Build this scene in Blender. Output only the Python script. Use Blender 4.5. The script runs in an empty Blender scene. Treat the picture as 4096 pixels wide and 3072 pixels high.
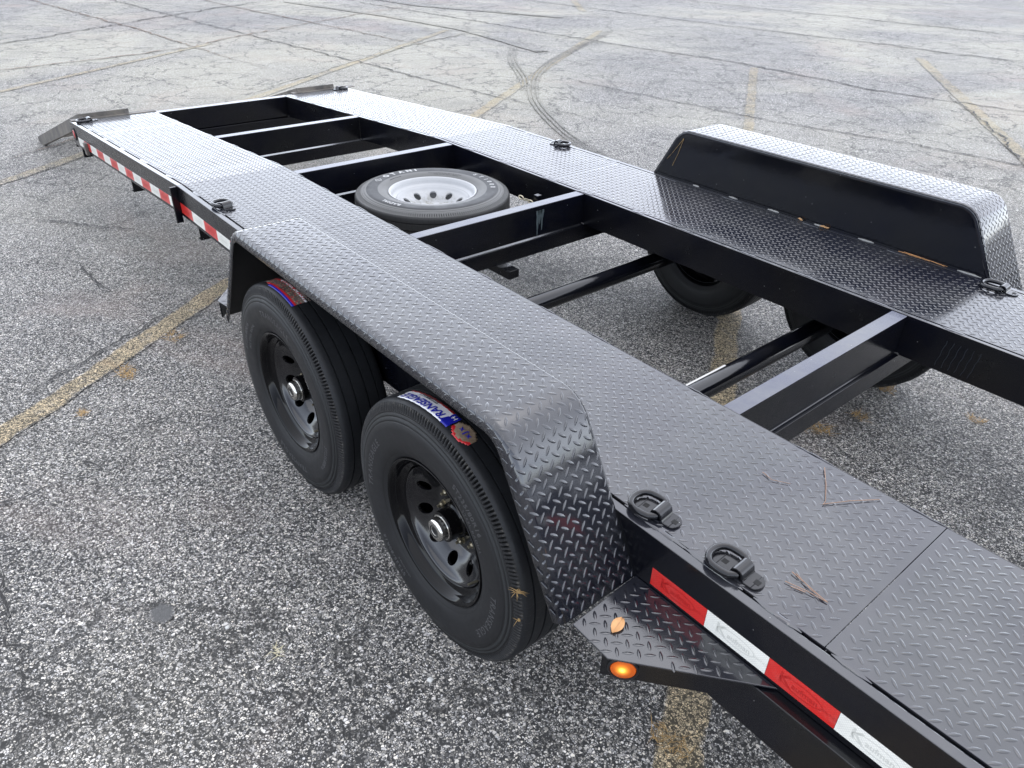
import bpy, bmesh, math, random
import numpy as np
from mathutils import Vector, Matrix
R = math.radians
random.seed(7); rng = np.random.default_rng(7)
S = bpy.context.scene

# ------------------------------------------------------------------ camera
cam_d = bpy.data.cameras.new('camera'); cam = bpy.data.objects.new('camera', cam_d)
S.collection.objects.link(cam); S.camera = cam
right = Vector((0.63852522, 0.76922505, 0.02404927))
down = Vector((0.42857595, -0.32945358, -0.8412984))
fwd = Vector((-0.63922468, 0.54749719, -0.54003577))
M = Matrix((right, -down, -fwd)).transposed().to_4x4()
M.translation = Vector((1.0966, -1.0163, 1.826))
cam.matrix_world = M
cam_d.sensor_width = 36; cam_d.lens = 36 * 2959.2476 / 4096
cam_d.clip_start = .05; cam_d.clip_end = 1000

# ------------------------------------------------------------------ light
SUN_EL, SUN_AZ = R(68), R(-20)        # direction towards the sun, azimuth measured from +Y towards +X
world = bpy.data.worlds.new("World"); S.world = world; world.use_nodes = True
wn = world.node_tree.nodes; wl = world.node_tree.links
bg = wn['Background']; sky = wn.new('ShaderNodeTexSky'); sky.sky_type = 'NISHITA'
sky.sun_disc = False; sky.sun_elevation = SUN_EL; sky.sun_rotation = SUN_AZ
sky.air_density = .5; sky.dust_density = .4; sky.ozone_density = 1.0
hs = wn.new('ShaderNodeHueSaturation'); hs.inputs['Saturation'].default_value = .42
wl.new(sky.outputs[0], hs.inputs['Color']); wl.new(hs.outputs[0], bg.inputs['Color'])
bg.inputs['Strength'].default_value = .15
sun_d = bpy.data.lights.new('sun', 'SUN'); sun_d.energy = .8; sun_d.angle = R(160); sun_d.color = (1, .99, .965)
sun = bpy.data.objects.new('sun', sun_d); S.collection.objects.link(sun)
sd = Vector((math.sin(SUN_AZ) * math.cos(SUN_EL), math.cos(SUN_AZ) * math.cos(SUN_EL), math.sin(SUN_EL)))
sun.rotation_euler = (-sd).to_track_quat('-Z', 'Y').to_euler(); sun.location = (0, 0, 30)
S.view_settings.view_transform = 'Standard'; S.view_settings.look = 'None'
S.view_settings.gamma = 1; S.view_settings.use_curve_mapping = False
S.view_settings.exposure = 2.05

# ------------------------------------------------------------------ node helpers
def mat(name):
    m = bpy.data.materials.new(name); m.use_nodes = True
    return m, m.node_tree.nodes, m.node_tree.links, m.node_tree.nodes['Principled BSDF']
class NT:
    def __init__(s, m): s.n = m.node_tree.nodes; s.l = m.node_tree.links
    def new(s, t, ins=None, **kw):
        x = s.n.new(t)
        for k, v in kw.items(): setattr(x, k, v)
        for k, v in (ins or {}).items():
            if hasattr(v, 'is_output') or isinstance(v, bpy.types.NodeSocket): s.l.new(v, x.inputs[k])
            else: x.inputs[k].default_value = v
        return x
    def math(s, op, a, b=0.0, c=None):
        d = {0: a, 1: b}
        if c is not None: d[2] = c
        return s.new('ShaderNodeMath', d, operation=op).outputs[0]
    def noise(s, vec, scale, detail=4, rough=.6, dist=0):
        return s.new('ShaderNodeTexNoise', {'Vector': vec, 'Scale': scale, 'Detail': detail, 'Roughness': rough, 'Distortion': dist}).outputs['Fac']
    def ramp(s, fac, lo, hi, a=0.0, b=1.0):
        return s.new('ShaderNodeMapRange', {0: fac, 1: lo, 2: hi, 3: a, 4: b}, clamp=True).outputs[0]
    def mix(s, fac, a, b, blend='MIX'):
        x = s.new('ShaderNodeMix', data_type='RGBA', blend_type=blend)
        for i, v in ((0, fac), (6, a), (7, b)):
            if isinstance(v, bpy.types.NodeSocket): s.l.new(v, x.inputs[i])
            else: x.inputs[i].default_value = v if i == 0 else (*v, 1)
        return x.outputs[2]
    def gray(s, v):
        return s.new('ShaderNodeCombineColor', {0: v, 1: v, 2: v}).outputs[0]

def simple(name, col, rough=.5, metal=0, ior=1.5, bump=0, bscale=200, var=0, coat=0):
    m, n, l, b = mat(name); t = NT(m)
    b.inputs['Roughness'].default_value = rough; b.inputs['Metallic'].default_value = metal
    b.inputs['IOR'].default_value = ior; b.inputs['Coat Weight'].default_value = coat
    pos = t.new('ShaderNodeTexCoord').outputs['Object']
    f = t.noise(pos, bscale * .15, 5)
    c = t.mix(f, tuple(max(0, x * (1 - var)) for x in col), tuple(min(1, x * (1 + var)) for x in col))
    l.new(c, b.inputs['Base Color'])
    if bump:
        h = t.noise(pos, bscale, 4)
        l.new(t.new('ShaderNodeBump', {'Strength': bump, 'Distance': .002, 'Height': h}).outputs[0], b.inputs['Normal'])
    return m

# ------------------------------------------------------------------ materials
def asphalt_nodes(t, pos):
    """colour and height of worn asphalt with exposed stones"""
    warp = t.new('ShaderNodeTexNoise', {'Vector': pos, 'Scale': 90.0, 'Detail': 2.0}).outputs['Color']
    p2 = t.new('ShaderNodeVectorMath', {0: pos, 1: t.new('ShaderNodeVectorMath', {0: warp, 'Scale': .009}, operation='SCALE').outputs[0]}, operation='ADD').outputs[0]
    big = t.noise(pos, .55, 5, .62, .6)
    mid = t.noise(pos, 3.2, 4, .6, .4)
    fine = t.noise(pos, 26, 3, .6)
    wear = t.math('ADD', t.math('ADD', t.math('MULTIPLY', big, .45), t.math('MULTIPLY', mid, .35)), t.math('MULTIPLY', fine, .2))
    sp_ = t.new('ShaderNodeSeparateXYZ', {0: pos}).outputs
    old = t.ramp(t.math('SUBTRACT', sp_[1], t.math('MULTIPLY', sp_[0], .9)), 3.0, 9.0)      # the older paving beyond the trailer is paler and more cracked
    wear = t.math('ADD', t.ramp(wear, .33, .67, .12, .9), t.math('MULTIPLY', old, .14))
    thr = t.ramp(wear, 0, 1, .46, .06)
    def layer(scale, cut):
        v1 = t.new('ShaderNodeTexVoronoi', {'Vector': p2, 'Scale': scale, 'Randomness': 1.0})
        e1 = t.new('ShaderNodeTexVoronoi', {'Vector': p2, 'Scale': scale, 'Randomness': 1.0}, feature='DISTANCE_TO_EDGE')
        hue = t.new('ShaderNodeSeparateColor', {0: v1.outputs['Color']}).outputs
        body = t.ramp(e1.outputs['Distance'], .06, .2)
        ex = t.ramp(t.math('SUBTRACT', hue[0], cut), -.03, .05)
        return t.math('MULTIPLY', ex, body), hue, body
    s1, h1, b1 = layer(168.0, thr)
    s2, h2, b2 = layer(104.0, t.math('ADD', t.math('MULTIPLY', thr, .3), .70))
    stone = t.math('MAXIMUM', s1, s2); body = stone
    tone = t.new('ShaderNodeMix', {0: s2, 2: h1[1], 3: h2[1]}).outputs[0]
    sb = t.ramp(t.math('POWER', tone, 1.2), 0, 1, .11, .80)
    sb = t.math('MULTIPLY', sb, t.ramp(wear, 0, 1, .85, 1.12))
    tint = t.mix(h1[2], (1.0, .98, .97), (1.07, 1.0, .88))
    stonec = t.mix(1.0, t.gray(sb), tint, 'MULTIPLY')
    binder = t.gray(t.ramp(wear, 0, 1, .012, .042))
    col = t.mix(stone, binder, stonec)
    # rusty and ochre stains
    st = t.ramp(t.noise(pos, .33, 4, .6, 1.2), .54, .70, 0, .38)
    col = t.mix(st, col, (.30, .225, .19))
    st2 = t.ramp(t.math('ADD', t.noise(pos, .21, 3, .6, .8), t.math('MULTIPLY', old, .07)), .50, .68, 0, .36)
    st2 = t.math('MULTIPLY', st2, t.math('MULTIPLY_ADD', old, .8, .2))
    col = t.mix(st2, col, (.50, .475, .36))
    # darker traffic film
    dk = t.ramp(t.noise(pos, .8, 5, .65, .5), .52, .72, 0, .28)
    col = t.mix(dk, col, (.05, .05, .056))
    # hairline crack web
    wp = t.new('ShaderNodeTexNoise', {'Vector': pos, 'Scale': 2.2, 'Detail': 5.0, 'Roughness': .7}).outputs['Color']
    p3 = t.new('ShaderNodeVectorMath', {0: pos, 1: t.new('ShaderNodeVectorMath', {0: wp, 'Scale': .7}, operation='SCALE').outputs[0]}, operation='ADD').outputs[0]
    cr = t.new('ShaderNodeTexVoronoi', {'Vector': p3, 'Scale': 1.9}, feature='DISTANCE_TO_EDGE').outputs['Distance']
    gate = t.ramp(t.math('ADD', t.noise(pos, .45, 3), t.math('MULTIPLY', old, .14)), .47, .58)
    crack = t.math('MULTIPLY', t.ramp(cr, .006, .026, 1, 0), gate)
    col = t.mix(t.math('MULTIPLY', crack, .8), col, (.02, .019, .018))
    h = t.math('ADD', body, t.math('MULTIPLY', crack, -1.5))
    return col, h, wear, stone

def asphalt_mat():
    m, n, l, b = mat('asphalt'); t = NT(m)
    pos = t.new('ShaderNodeNewGeometry').outputs['Position']
    col, h, wear, stone = asphalt_nodes(t, pos)
    l.new(col, b.inputs['Base Color'])
    l.new(t.ramp(stone, 0, 1, .75, .55), b.inputs['Roughness'])
    b.inputs['Diffuse Roughness'].default_value = 1.0
    l.new(t.new('ShaderNodeBump', {'Strength': .55, 'Distance': .003, 'Height': h}).outputs[0], b.inputs['Normal'])
    return m
def worn_paint_mat(name, tone, lo, hi, gain=.85):
    """old line paint over the asphalt; UV.y runs across the line, 0..1"""
    m, n, l, b = mat(name); t = NT(m)
    pos = t.new('ShaderNodeNewGeometry').outputs['Position']
    col, h, wear, stone = asphalt_nodes(t, pos)
    uv = t.new('ShaderNodeSeparateXYZ', {0: t.new('ShaderNodeUVMap').outputs[0]}).outputs[1]
    edge = t.ramp(t.math('ABSOLUTE', t.math('SUBTRACT', uv, .5)), .5, .36, 0, 1)
    nz = t.math('ADD', t.math('MULTIPLY', t.noise(pos, 13, 5, .75), .55), t.math('MULTIPLY', t.noise(pos, 2.6, 4, .6), .45))
    msk = t.ramp(t.math('ADD', nz, t.math('MULTIPLY', edge, .16)), lo, hi)
    paint = t.mix(1.0, t.mix(.35, col, t.gray(t.ramp(stone, 0, 1, .16, .85))), tone, 'MULTIPLY')
    rust = t.ramp(t.noise(pos, 5, 4, .7, .5), .60, .74, 0, .3)
    paint = t.mix(rust, paint, (.23, .125, .05))
    l.new(t.mix(t.math('MULTIPLY', msk, gain), col, paint), b.inputs['Base Color'])
    b.inputs['Roughness'].default_value = .8; b.inputs['Diffuse Roughness'].default_value = 1.0
    l.new(t.new('ShaderNodeBump', {'Strength': .5, 'Distance': .003, 'Height': h}).outputs[0], b.inputs['Normal'])
    return m
def film_mat(name, colr, lo, hi, gain, scale=14):
    """rubber or dirt film lying on the asphalt, broken up by noise"""
    m, n, l, b = mat(name); t = NT(m)
    pos = t.new('ShaderNodeNewGeometry').outputs['Position']
    col, h, wear, stone = asphalt_nodes(t, pos)
    uv = t.new('ShaderNodeSeparateXYZ', {0: t.new('ShaderNodeUVMap').outputs[0]}).outputs[1]
    edge = t.ramp(t.math('ABSOLUTE', t.math('SUBTRACT', uv, .5)), .5, .3, 0, 1)
    f = t.math('MULTIPLY', t.ramp(t.noise(pos, scale, 5, .65), lo, hi), edge)
    l.new(t.mix(t.math('MULTIPLY', f, gain), col, colr), b.inputs['Base Color'])
    b.inputs['Roughness'].default_value = .75; b.inputs['Diffuse Roughness'].default_value = 1.0
    l.new(t.new('ShaderNodeBump', {'Strength': .5, 'Distance': .003, 'Height': h}).outputs[0], b.inputs['Normal'])
    return m
def paint_mat(name, base=.0055, rough=.13, dust=.02, ior=1.56):
    m, n, l, b = mat(name); t = NT(m)
    pos = t.new('ShaderNodeNewGeometry').outputs['Position']
    nz = t.noise(pos, 3.5, 5, .65)
    sp = t.new('ShaderNodeTexVoronoi', {'Vector': pos, 'Scale': 34.0}).outputs['Distance']
    gate = t.ramp(t.noise(pos, 30, 2), .55, .62)
    speck = t.math('MULTIPLY', t.ramp(sp, .035, .06, 1, 0), gate)
    col = t.mix(t.ramp(nz, .4, .75, 0, 1), (base * .8, base * .95, base * 1.9), (base + dust, base + dust * 1.02, base + dust * 1.1))
    col = t.mix(t.math('MULTIPLY', speck, .75), col, (.35, .35, .34))
    l.new(col, b.inputs['Base Color'])
    l.new(t.math('ADD', t.ramp(t.noise(pos, 7, 5, .7), .3, .75, rough * .75, rough * 1.5), t.math('MULTIPLY', speck, .3)), b.inputs['Roughness'])
    b.inputs['IOR'].default_value = ior
    h = t.math('ADD', t.math('MULTIPLY', t.noise(pos, 9, 2), 1.0), t.math('MULTIPLY', t.noise(pos, 420, 2), .05))
    l.new(t.new('ShaderNodeBump', {'Strength': .25, 'Distance': .004, 'Height': h}).outputs[0], b.inputs['Normal'])
    return m
def rubber_mat(name, side, tread, dusty=(.10, .10, .10), spare=False):
    m, n, l, b = mat(name); t = NT(m)
    pos = t.new('ShaderNodeTexCoord').outputs['Object']
    s = t.new('ShaderNodeSeparateXYZ', {0: pos}).outputs
    r = t.math('SQRT', t.math('ADD', t.math('MULTIPLY', s[0], s[0]), t.math('MULTIPLY', s[2], s[2])))
    ang = t.math('ARCTAN2', s[0], s[2])
    nz = t.noise(pos, 18, 5, .65); nf = t.noise(pos, 160, 4, .7)
    col = t.mix(nz, tuple(x * .75 for x in side), tuple(x * 1.25 for x in side))
    tr = t.ramp(r, .3805, .385)
    for rg, wd in ((.2385, .0014), (.3335, .0016), (.3462, .0018), (.3562, .0016)):     # moulding grooves
        col = t.mix(t.math('MULTIPLY', t.ramp(t.math('ABSOLUTE', t.math('SUBTRACT', r, rg)), wd * .5, wd, 1, 0), .7), col, (.003, .003, .003))
    for rg, wd in ((.340, .004), (.3505, .003)):
        col = t.mix(t.math('MULTIPLY', t.ramp(t.math('ABSOLUTE', t.math('SUBTRACT', r, rg)), wd * .5, wd, 1, 0), .35), col, (.045, .05, .05))
    if spare:   # dusty ring, clean black band, dusty bead ring
        band = t.math('MULTIPLY', t.ramp(r, .272, .277), t.ramp(r, .329, .334, 1, 0))
        col = t.mix(band, t.mix(nz, dusty, tuple(x * 1.5 for x in dusty)), col)
    else:       # scuffed dusty shoulder line
        sh = t.math('MULTIPLY', t.ramp(r, .372, .378), t.ramp(r, .379, .386, 1, 0))
        col = t.mix(t.math('MULTIPLY', t.math('MULTIPLY', sh, t.ramp(t.noise(pos, 45, 5, .75), .5, .75)), .75), col, (.17, .155, .13))
    if not spare:
        sl = t.math('MULTIPLY', t.ramp(r, .3605, .3615), t.ramp(r, .3765, .3775, 1, 0))
        sl = t.math('MULTIPLY', sl, t.ramp(t.math('COSINE', t.math('MULTIPLY', ang, 210.0)), -.1, .4))
        col = t.mix(t.math('MULTIPLY', sl, .75), col, (.003, .003, .003))
    col = t.mix(tr, col, tread)
    # wavy sipes across the tread ribs
    a = t.math('ADD', t.math('MULTIPLY', ang, 46 / math.pi), t.math('MULTIPLY', t.math('SINE', t.math('MULTIPLY', s[1], 190.0)), .10))
    sip = t.math('MULTIPLY', t.ramp(t.math('ABSOLUTE', t.math('SUBTRACT', t.math('FRACT', a), .5)), .0, .035, 1, 0), t.ramp(r, .387, .389))
    col = t.mix(t.math('MULTIPLY', sip, .9), col, (.002, .002, .002))
    l.new(col, b.inputs['Base Color'])
    l.new(t.ramp(nz, .3, .7, .46, .62), b.inputs['Roughness'])
    b.inputs['Specular IOR Level'].default_value = .34
    h = t.math('ADD', t.math('MULTIPLY', nf, .25), t.math('MULTIPLY', sip, -3.0))
    l.new(t.new('ShaderNodeBump', {'Strength': .25, 'Distance': .002, 'Height': h}).outputs[0], b.inputs['Normal'])
    return m
def tape_mat(name, colr):
    m, n, l, b = mat(name); t = NT(m)
    pos = t.new('ShaderNodeNewGeometry').outputs['Position']
    s = t.new('ShaderNodeSeparateXYZ', {0: pos}).outputs
    u = t.math('ADD', s[0], s[2]); w = t.math('SUBTRACT', s[0], s[2])
    def ln(v): return t.ramp(t.math('ABSOLUTE', t.math('SUBTRACT', t.math('FRACT', t.math('MULTIPLY', v, 150.0)), .5)), .36, .46)
    g = t.math('MAXIMUM', ln(u), ln(w))
    c = t.mix(t.math('MULTIPLY', g, .38), colr, tuple(x * .45 for x in colr))
    dirt = t.ramp(t.noise(pos, 14, 4), .5, .8, 0, .25)
    c = t.mix(dirt, c, (.2, .19, .17))
    l.new(c, b.inputs['Base Color']); b.inputs['Roughness'].default_value = .3
    b.inputs['Coat Weight'].default_value = .4
    return m
def white_rim_mat():
    m, n, l, b = mat('white_rim_paint'); t = NT(m)
    pos = t.new('ShaderNodeTexCoord').outputs['Object']
    s = t.new('ShaderNodeSeparateXYZ', {0: pos}).outputs
    r = t.math('SQRT', t.math('ADD', t.math('MULTIPLY', s[0], s[0]), t.math('MULTIPLY', s[2], s[2])))
    d = t.math('MULTIPLY', t.ramp(t.noise(pos, 22, 5, .7, .6), .48, .68), t.ramp(r, .17, .10, .05, .9))
    c = t.mix(d, (.37, .375, .38), (.12, .11, .065))
    sc = t.ramp(t.noise(pos, 60, 5, .7), .6, .72, 0, .3)
    c = t.mix(sc, c, (.24, .24, .24))
    l.new(c, b.inputs['Base Color']); b.inputs['Roughness'].default_value = .38
    return m
def dirty_steel(name, a, c2, rough=.55):
    m, n, l, b = mat(name); t = NT(m)
    pos = t.new('ShaderNodeNewGeometry').outputs['Position']
    c = t.mix(t.ramp(t.noise(pos, 7, 6, .7, .5), .35, .68), a, c2)
    l.new(c, b.inputs['Base Color']); b.inputs['Roughness'].default_value = rough
    return m

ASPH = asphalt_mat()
LINE = worn_paint_mat('worn_tan_line_paint', (1.0, .83, .54), .46, .62, .95)
LINE_FAR = worn_paint_mat('faded_tan_line_paint', (1.0, .86, .60), .53, .72, .8)
CRACK = film_mat('crack_dirt', (.012, .011, .011), .3, .48, .95, 9)
RUSTY = film_mat('crack_rusty_dirt', (.16, .095, .06), .3, .52, .8, 9)
SEAL = film_mat('pale_crack_edge', (.5, .47, .38), .42, .6, .55, 9)
SKID = film_mat('tyre_rubber_film', (.075, .07, .066), .36, .62, .5, 16)
SKID2 = film_mat('faint_tyre_film', (.09, .088, .085), .36, .66, .4, 4)
TAR = film_mat('smooth_tar_spot', (.10, .10, .10), .2, .3, .95, 22)
PAINT = paint_mat('black_gloss_paint', .003, .12, .003, 1.5)
PLATE = paint_mat('black_treadplate_paint', .0065, .115, .028, 1.75)
WEBP = paint_mat('black_frame_paint', .003, .2, .002, 1.46)
TOPP = paint_mat('sky_sheen_flange_paint', .03, .2, .05, 1.62)  # crossmember tops: same black paint, sky sheen put into a paler base colour
CAVITY = simple('undercoated_steel', (.006, .006, .007), .6)
SEAMM = simple('seam_gap', (.004, .004, .004), .8)
RUB = rubber_mat('tyre_rubber', (.0115, .0118, .0128), (.008, .0088, .0105))
RUBS = rubber_mat('spare_tyre_rubber', (.022, .023, .025), (.03, .03, .03), (.085, .085, .083), True)
RIMB = simple('black_wheel_paint', (.0025, .0025, .003), .09, ior=1.3)
DISCB = simple('black_disc_paint', (.005, .005, .006), .15, ior=1.6)
RIMW = white_rim_mat()
CHROME = simple('chrome_cap', (.62, .61, .58), .16, 1, var=.15)
LUGM = simple('zinc_lug_nut', (.42, .38, .28), .35, 1, var=.3)
RED = tape_mat('red_reflective_tape', (.62, .022, .018))
WHT = tape_mat('white_reflective_tape', (.84, .83, .76))
REDL = simple('red_tape_print', (.43, .013, .012), .35)
WHTL = simple('grey_tape_print', (.58, .58, .53), .35)
LENS_R = simple('red_lens', (.45, .02, .02), .15, coat=.5)
RAMPM = dirty_steel('weathered_ramp_steel', (.055, .052, .049), (.17, .15, .125))
LETTER = simple('sidewall_letter_rubber', (.055, .055, .057), .4)
LETTERW = simple('pale_sidewall_letters', (.42, .42, .41), .6, var=.2)
STK_W = simple('white_label_paper', (.72, .72, .74), .35, var=.12)
STK_B = simple('blue_label_print', (.012, .016, .33), .35)
STK_R = simple('red_label_print', (.5, .02, .025), .35)
STK_T = dirty_steel('torn_tan_label', (.13, .085, .05), (.42, .33, .24))
STK_D = dirty_steel('torn_dark_label', (.012, .012, .012), (.2, .15, .13))
STK_K = simple('black_label_print', (.02, .02, .025), .5)
STRAW = simple('dry_grass', (.34, .22, .09), .8, var=.5, bscale=300)
STRAWP = simple('pale_straw', (.55, .5, .34), .8, var=.3, bscale=300)
NEEDLE = simple('pine_needle', (.25, .15, .10), .6, var=.4, bscale=300)
LEAFM = simple('tan_leaf', (.58, .31, .13), .6, var=.25, bscale=200)
LEAFD = simple('brown_leaf', (.42, .25, .12), .6, var=.3, bscale=200)
WELD = simple('painted_weld', (.03, .03, .032), .25, bump=.6, bscale=300)
PALEW = simple('bare_weld', (.26, .26, .25), .4, var=.5)
DRIP = simple('pale_drip_stain', (.045, .06, .064), .5)
FAINT = simple('faint_drip_stain', (.013, .016, .022), .4)
CHIP = simple('bare_bright_scuff', (.5, .5, .48), .5)
def lens_amber():
    m, n, l, b = mat('amber_lens_lit'); t = NT(m)
    pos = t.new('ShaderNodeTexCoord').outputs['Object']
    s = t.new('ShaderNodeSeparateXYZ', {0: pos}).outputs
    r2 = t.math('SQRT', t.math('ADD', t.math('POWER', t.math('ADD', s[0], .002), 2.0), t.math('POWER', t.math('SUBTRACT', s[2], .004), 2.0)))
    core = t.ramp(r2, .0, .02, 1, 0)
    rib = t.math('ABSOLUTE', t.math('SINE', t.math('MULTIPLY', s[2], 900.0)))
    l.new(t.mix(core, (.5, .085, .006), (.9, .32, .03)), b.inputs['Base Color'])
    l.new(t.mix(core, (1, .16, .004), (1, .5, .08)), b.inputs['Emission Color'])
    l.new(t.math('ADD', t.math('MULTIPLY', t.math('POWER', core, 3.0), 1.2), t.math('MULTIPLY', rib, .035)), b.inputs['Emission Strength'])
    b.inputs['Roughness'].default_value = .1
    return m
AMBER = lens_amber()

# ------------------------------------------------------------------ mesh helpers
COL = S.collection
def smooth_mesh(me, ang=35):
    me.polygons.foreach_set('use_smooth', [True] * len(me.polygons))
    if ang < 180:
        try: me.set_sharp_from_angle(angle=R(ang))
        except Exception: pass
def mesh_of(name, v, f, mats, idx=None, smooth=None, uv=None):
    me = bpy.data.meshes.new(name); me.from_pydata([tuple(map(float, p)) for p in v], [], f)
    for m in (mats if isinstance(mats, (list, tuple)) else [mats]): me.materials.append(m)
    if idx is not None: me.polygons.foreach_set('material_index', idx)
    if uv is not None:
        lay = me.uv_layers.new(name='UVMap')
        for lp in me.loops: lay.data[lp.index].uv = uv[lp.vertex_index]
    me.update()
    if smooth: smooth_mesh(me, smooth)
    return me
def link(name, data, parent=None, bevel=0, kind=None, label=None, cat=None, group=None, seg=2):
    o = bpy.data.objects.new(name, data); COL.objects.link(o)
    if parent is not None:
        o.parent = parent
        o.matrix_parent_inverse = parent.get('_inv') and Matrix([parent['_inv'][i * 4:i * 4 + 4] for i in range(4)]) or Matrix()
    if bevel:
        b = o.modifiers.new('bevel', 'BEVEL'); b.width = bevel; b.segments = seg; b.limit_method = 'ANGLE'; b.angle_limit = R(40)
        b.harden_normals = False
    for k, val in (('kind', kind), ('label', label), ('category', cat), ('group', group)):
        if val: o[k] = val
    return o
class MB:
    def __init__(s): s.v = []; s.f = []; s.m = []
    def add(s, v, f, mi=0):
        o = len(s.v); s.v += [tuple(p) for p in v]; s.f += [tuple(i + o for i in q) for q in f]; s.m += [mi] * len(f); return s
    def box(s, x0, x1, y0, y1, z0, z1, mi=0):
        v = [(x, y, z) for x in (x0, x1) for y in (y0, y1) for z in (z0, z1)]
        return s.add(v, [(0, 1, 3, 2), (4, 6, 7, 5), (0, 4, 5, 1), (2, 3, 7, 6), (0, 2, 6, 4), (1, 5, 7, 3)], mi)
    def extrude(s, prof, secs, mi=0):
        """prof: closed list of 2-D points; secs: list of functions (a,b)->xyz"""
        n = len(prof); v = [sec(*p) for sec in secs for p in prof]; f = []
        for k in range(len(secs) - 1):
            for i in range(n):
                j = (i + 1) % n; f.append((k * n + i, k * n + j, (k + 1) * n + j, (k + 1) * n + i))
        f.append(tuple(range(n - 1, -1, -1))); f.append(tuple(range((len(secs) - 1) * n, len(secs) * n)))
        return s.add(v, f, mi)
    def tube(s, pts, rad, n=8, mi=0, closed=False):
        pts = [Vector(p) for p in pts]; N = len(pts); v = []; up = Vector((0, 0, 1))
        rad = rad if isinstance(rad, (list, tuple)) else [rad] * N
        for k, p in enumerate(pts):
            a = pts[(k - 1) % N] if (closed or k > 0) else p; b = pts[(k + 1) % N] if (closed or k < N - 1) else p
            t = (b - a).normalized(); u = t.cross(up)
            if u.length < 1e-3: u = t.cross(Vector((1, 0, 0)))
            u.normalize(); w = u.cross(t)
            for i in range(n):
                th = 2 * math.pi * i / n; v.append(p + (u * math.cos(th) + w * math.sin(th)) * rad[k])
        f = []
        for k in range(N if closed else N - 1):
            k2 = (k + 1) % N
            for i in range(n):
                j = (i + 1) % n; f.append((k * n + i, k * n + j, k2 * n + j, k2 * n + i))
        if not closed: f.append(tuple(range(n - 1, -1, -1))); f.append(tuple(range((N - 1) * n, N * n)))
        return s.add(v, f, mi)
    def lathe(s, prof, seg=64, closed=False, mi=0, rad=None):
        """prof: (r, y) about the local Y axis"""
        n = len(prof); v = []; f = []
        for k in range(seg):
            th = 2 * math.pi * k / seg; c, q = math.cos(th), math.sin(th)
            for i, (r, y) in enumerate(prof):
                if rad: r, y = rad(k, i, r, y)
                v.append((r * q, y, r * c))
        for k in range(seg):
            k2 = (k + 1) % seg
            for i in range(n if closed else n - 1):
                j = (i + 1) % n; f.append((k * n + i, k2 * n + i, k2 * n + j, k * n + j))
        return s.add(v, f, mi)
    def mesh(s, name, mats, smooth=None):
        me = mesh_of(name, s.v, s.f, mats, s.m)
        bm = bmesh.new(); bm.from_mesh(me); bmesh.ops.recalc_face_normals(bm, faces=bm.faces); bm.to_mesh(me); bm.free()
        if smooth: smooth_mesh(me, smooth)
        return me
    def obj(s, name, mats, parent=None, smooth=None, **k):
        return link(name, s.mesh(name, mats, smooth), parent, **k)
def root(name, loc, **k):
    o = link(name, None, **k); o.location = loc; o.empty_display_size = .2
    inv = Matrix.Translation(loc).inverted(); o['_inv'] = [x for row in inv for x in row]
    return o
def big_mesh(name, V, F, m, smooth=True):
    """fast triangle mesh from numpy arrays"""
    me = bpy.data.meshes.new(name); nv, nf = len(V), len(F)
    me.vertices.add(nv); me.vertices.foreach_set('co', np.ascontiguousarray(V, dtype=np.float32).ravel())
    me.loops.add(nf * 3); me.loops.foreach_set('vertex_index', np.ascontiguousarray(F, dtype=np.int32).ravel())
    me.polygons.add(nf); me.polygons.foreach_set('loop_start', np.arange(0, nf * 3, 3, dtype=np.int32))
    me.polygons.foreach_set('use_smooth', np.full(nf, smooth))
    me.materials.append(m); me.update(calc_edges=True); me.validate()
    return me
_tc = {}
def text_mesh(txt, size=1.0, extr=0.0, spacing=1.0, bold=0.0, shear=0.0):
    key = (txt, size, extr, spacing, bold, shear)
    if key in _tc: return _tc[key]
    cu = bpy.data.curves.new('lettering', 'FONT'); cu.body = txt; cu.size = size; cu.extrude = extr; cu.space_character = spacing
    cu.align_x = 'CENTER'; cu.align_y = 'CENTER'; cu.resolution_u = 3; cu.offset = bold; cu.shear = shear
    o = bpy.data.objects.new('lettering', cu); COL.objects.link(o)
    dg = bpy.context.evaluated_depsgraph_get(); me = bpy.data.meshes.new_from_object(o.evaluated_get(dg))
    v = [tuple(p.co) for p in me.vertices]; f = [tuple(p.vertices) for p in me.polygons]
    bpy.data.objects.remove(o); bpy.data.curves.remove(cu); bpy.data.meshes.remove(me)
    _tc[key] = (v, f); return v, f

# ------------------------------------------------------------------ trailer dimensions (metres)
H = .6753; W = 2.0687; W1 = .5491; WI = W - W1; FW = .222; HF = .9245
BEND, TAIL = -2.60, -4.735
def zd(x): return 0.0 if x > BEND else (x - BEND) * .0566       # the rear part of the deck slopes down
FRONT = 2.5
XS = [FRONT, BEND, TAIL]

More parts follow.
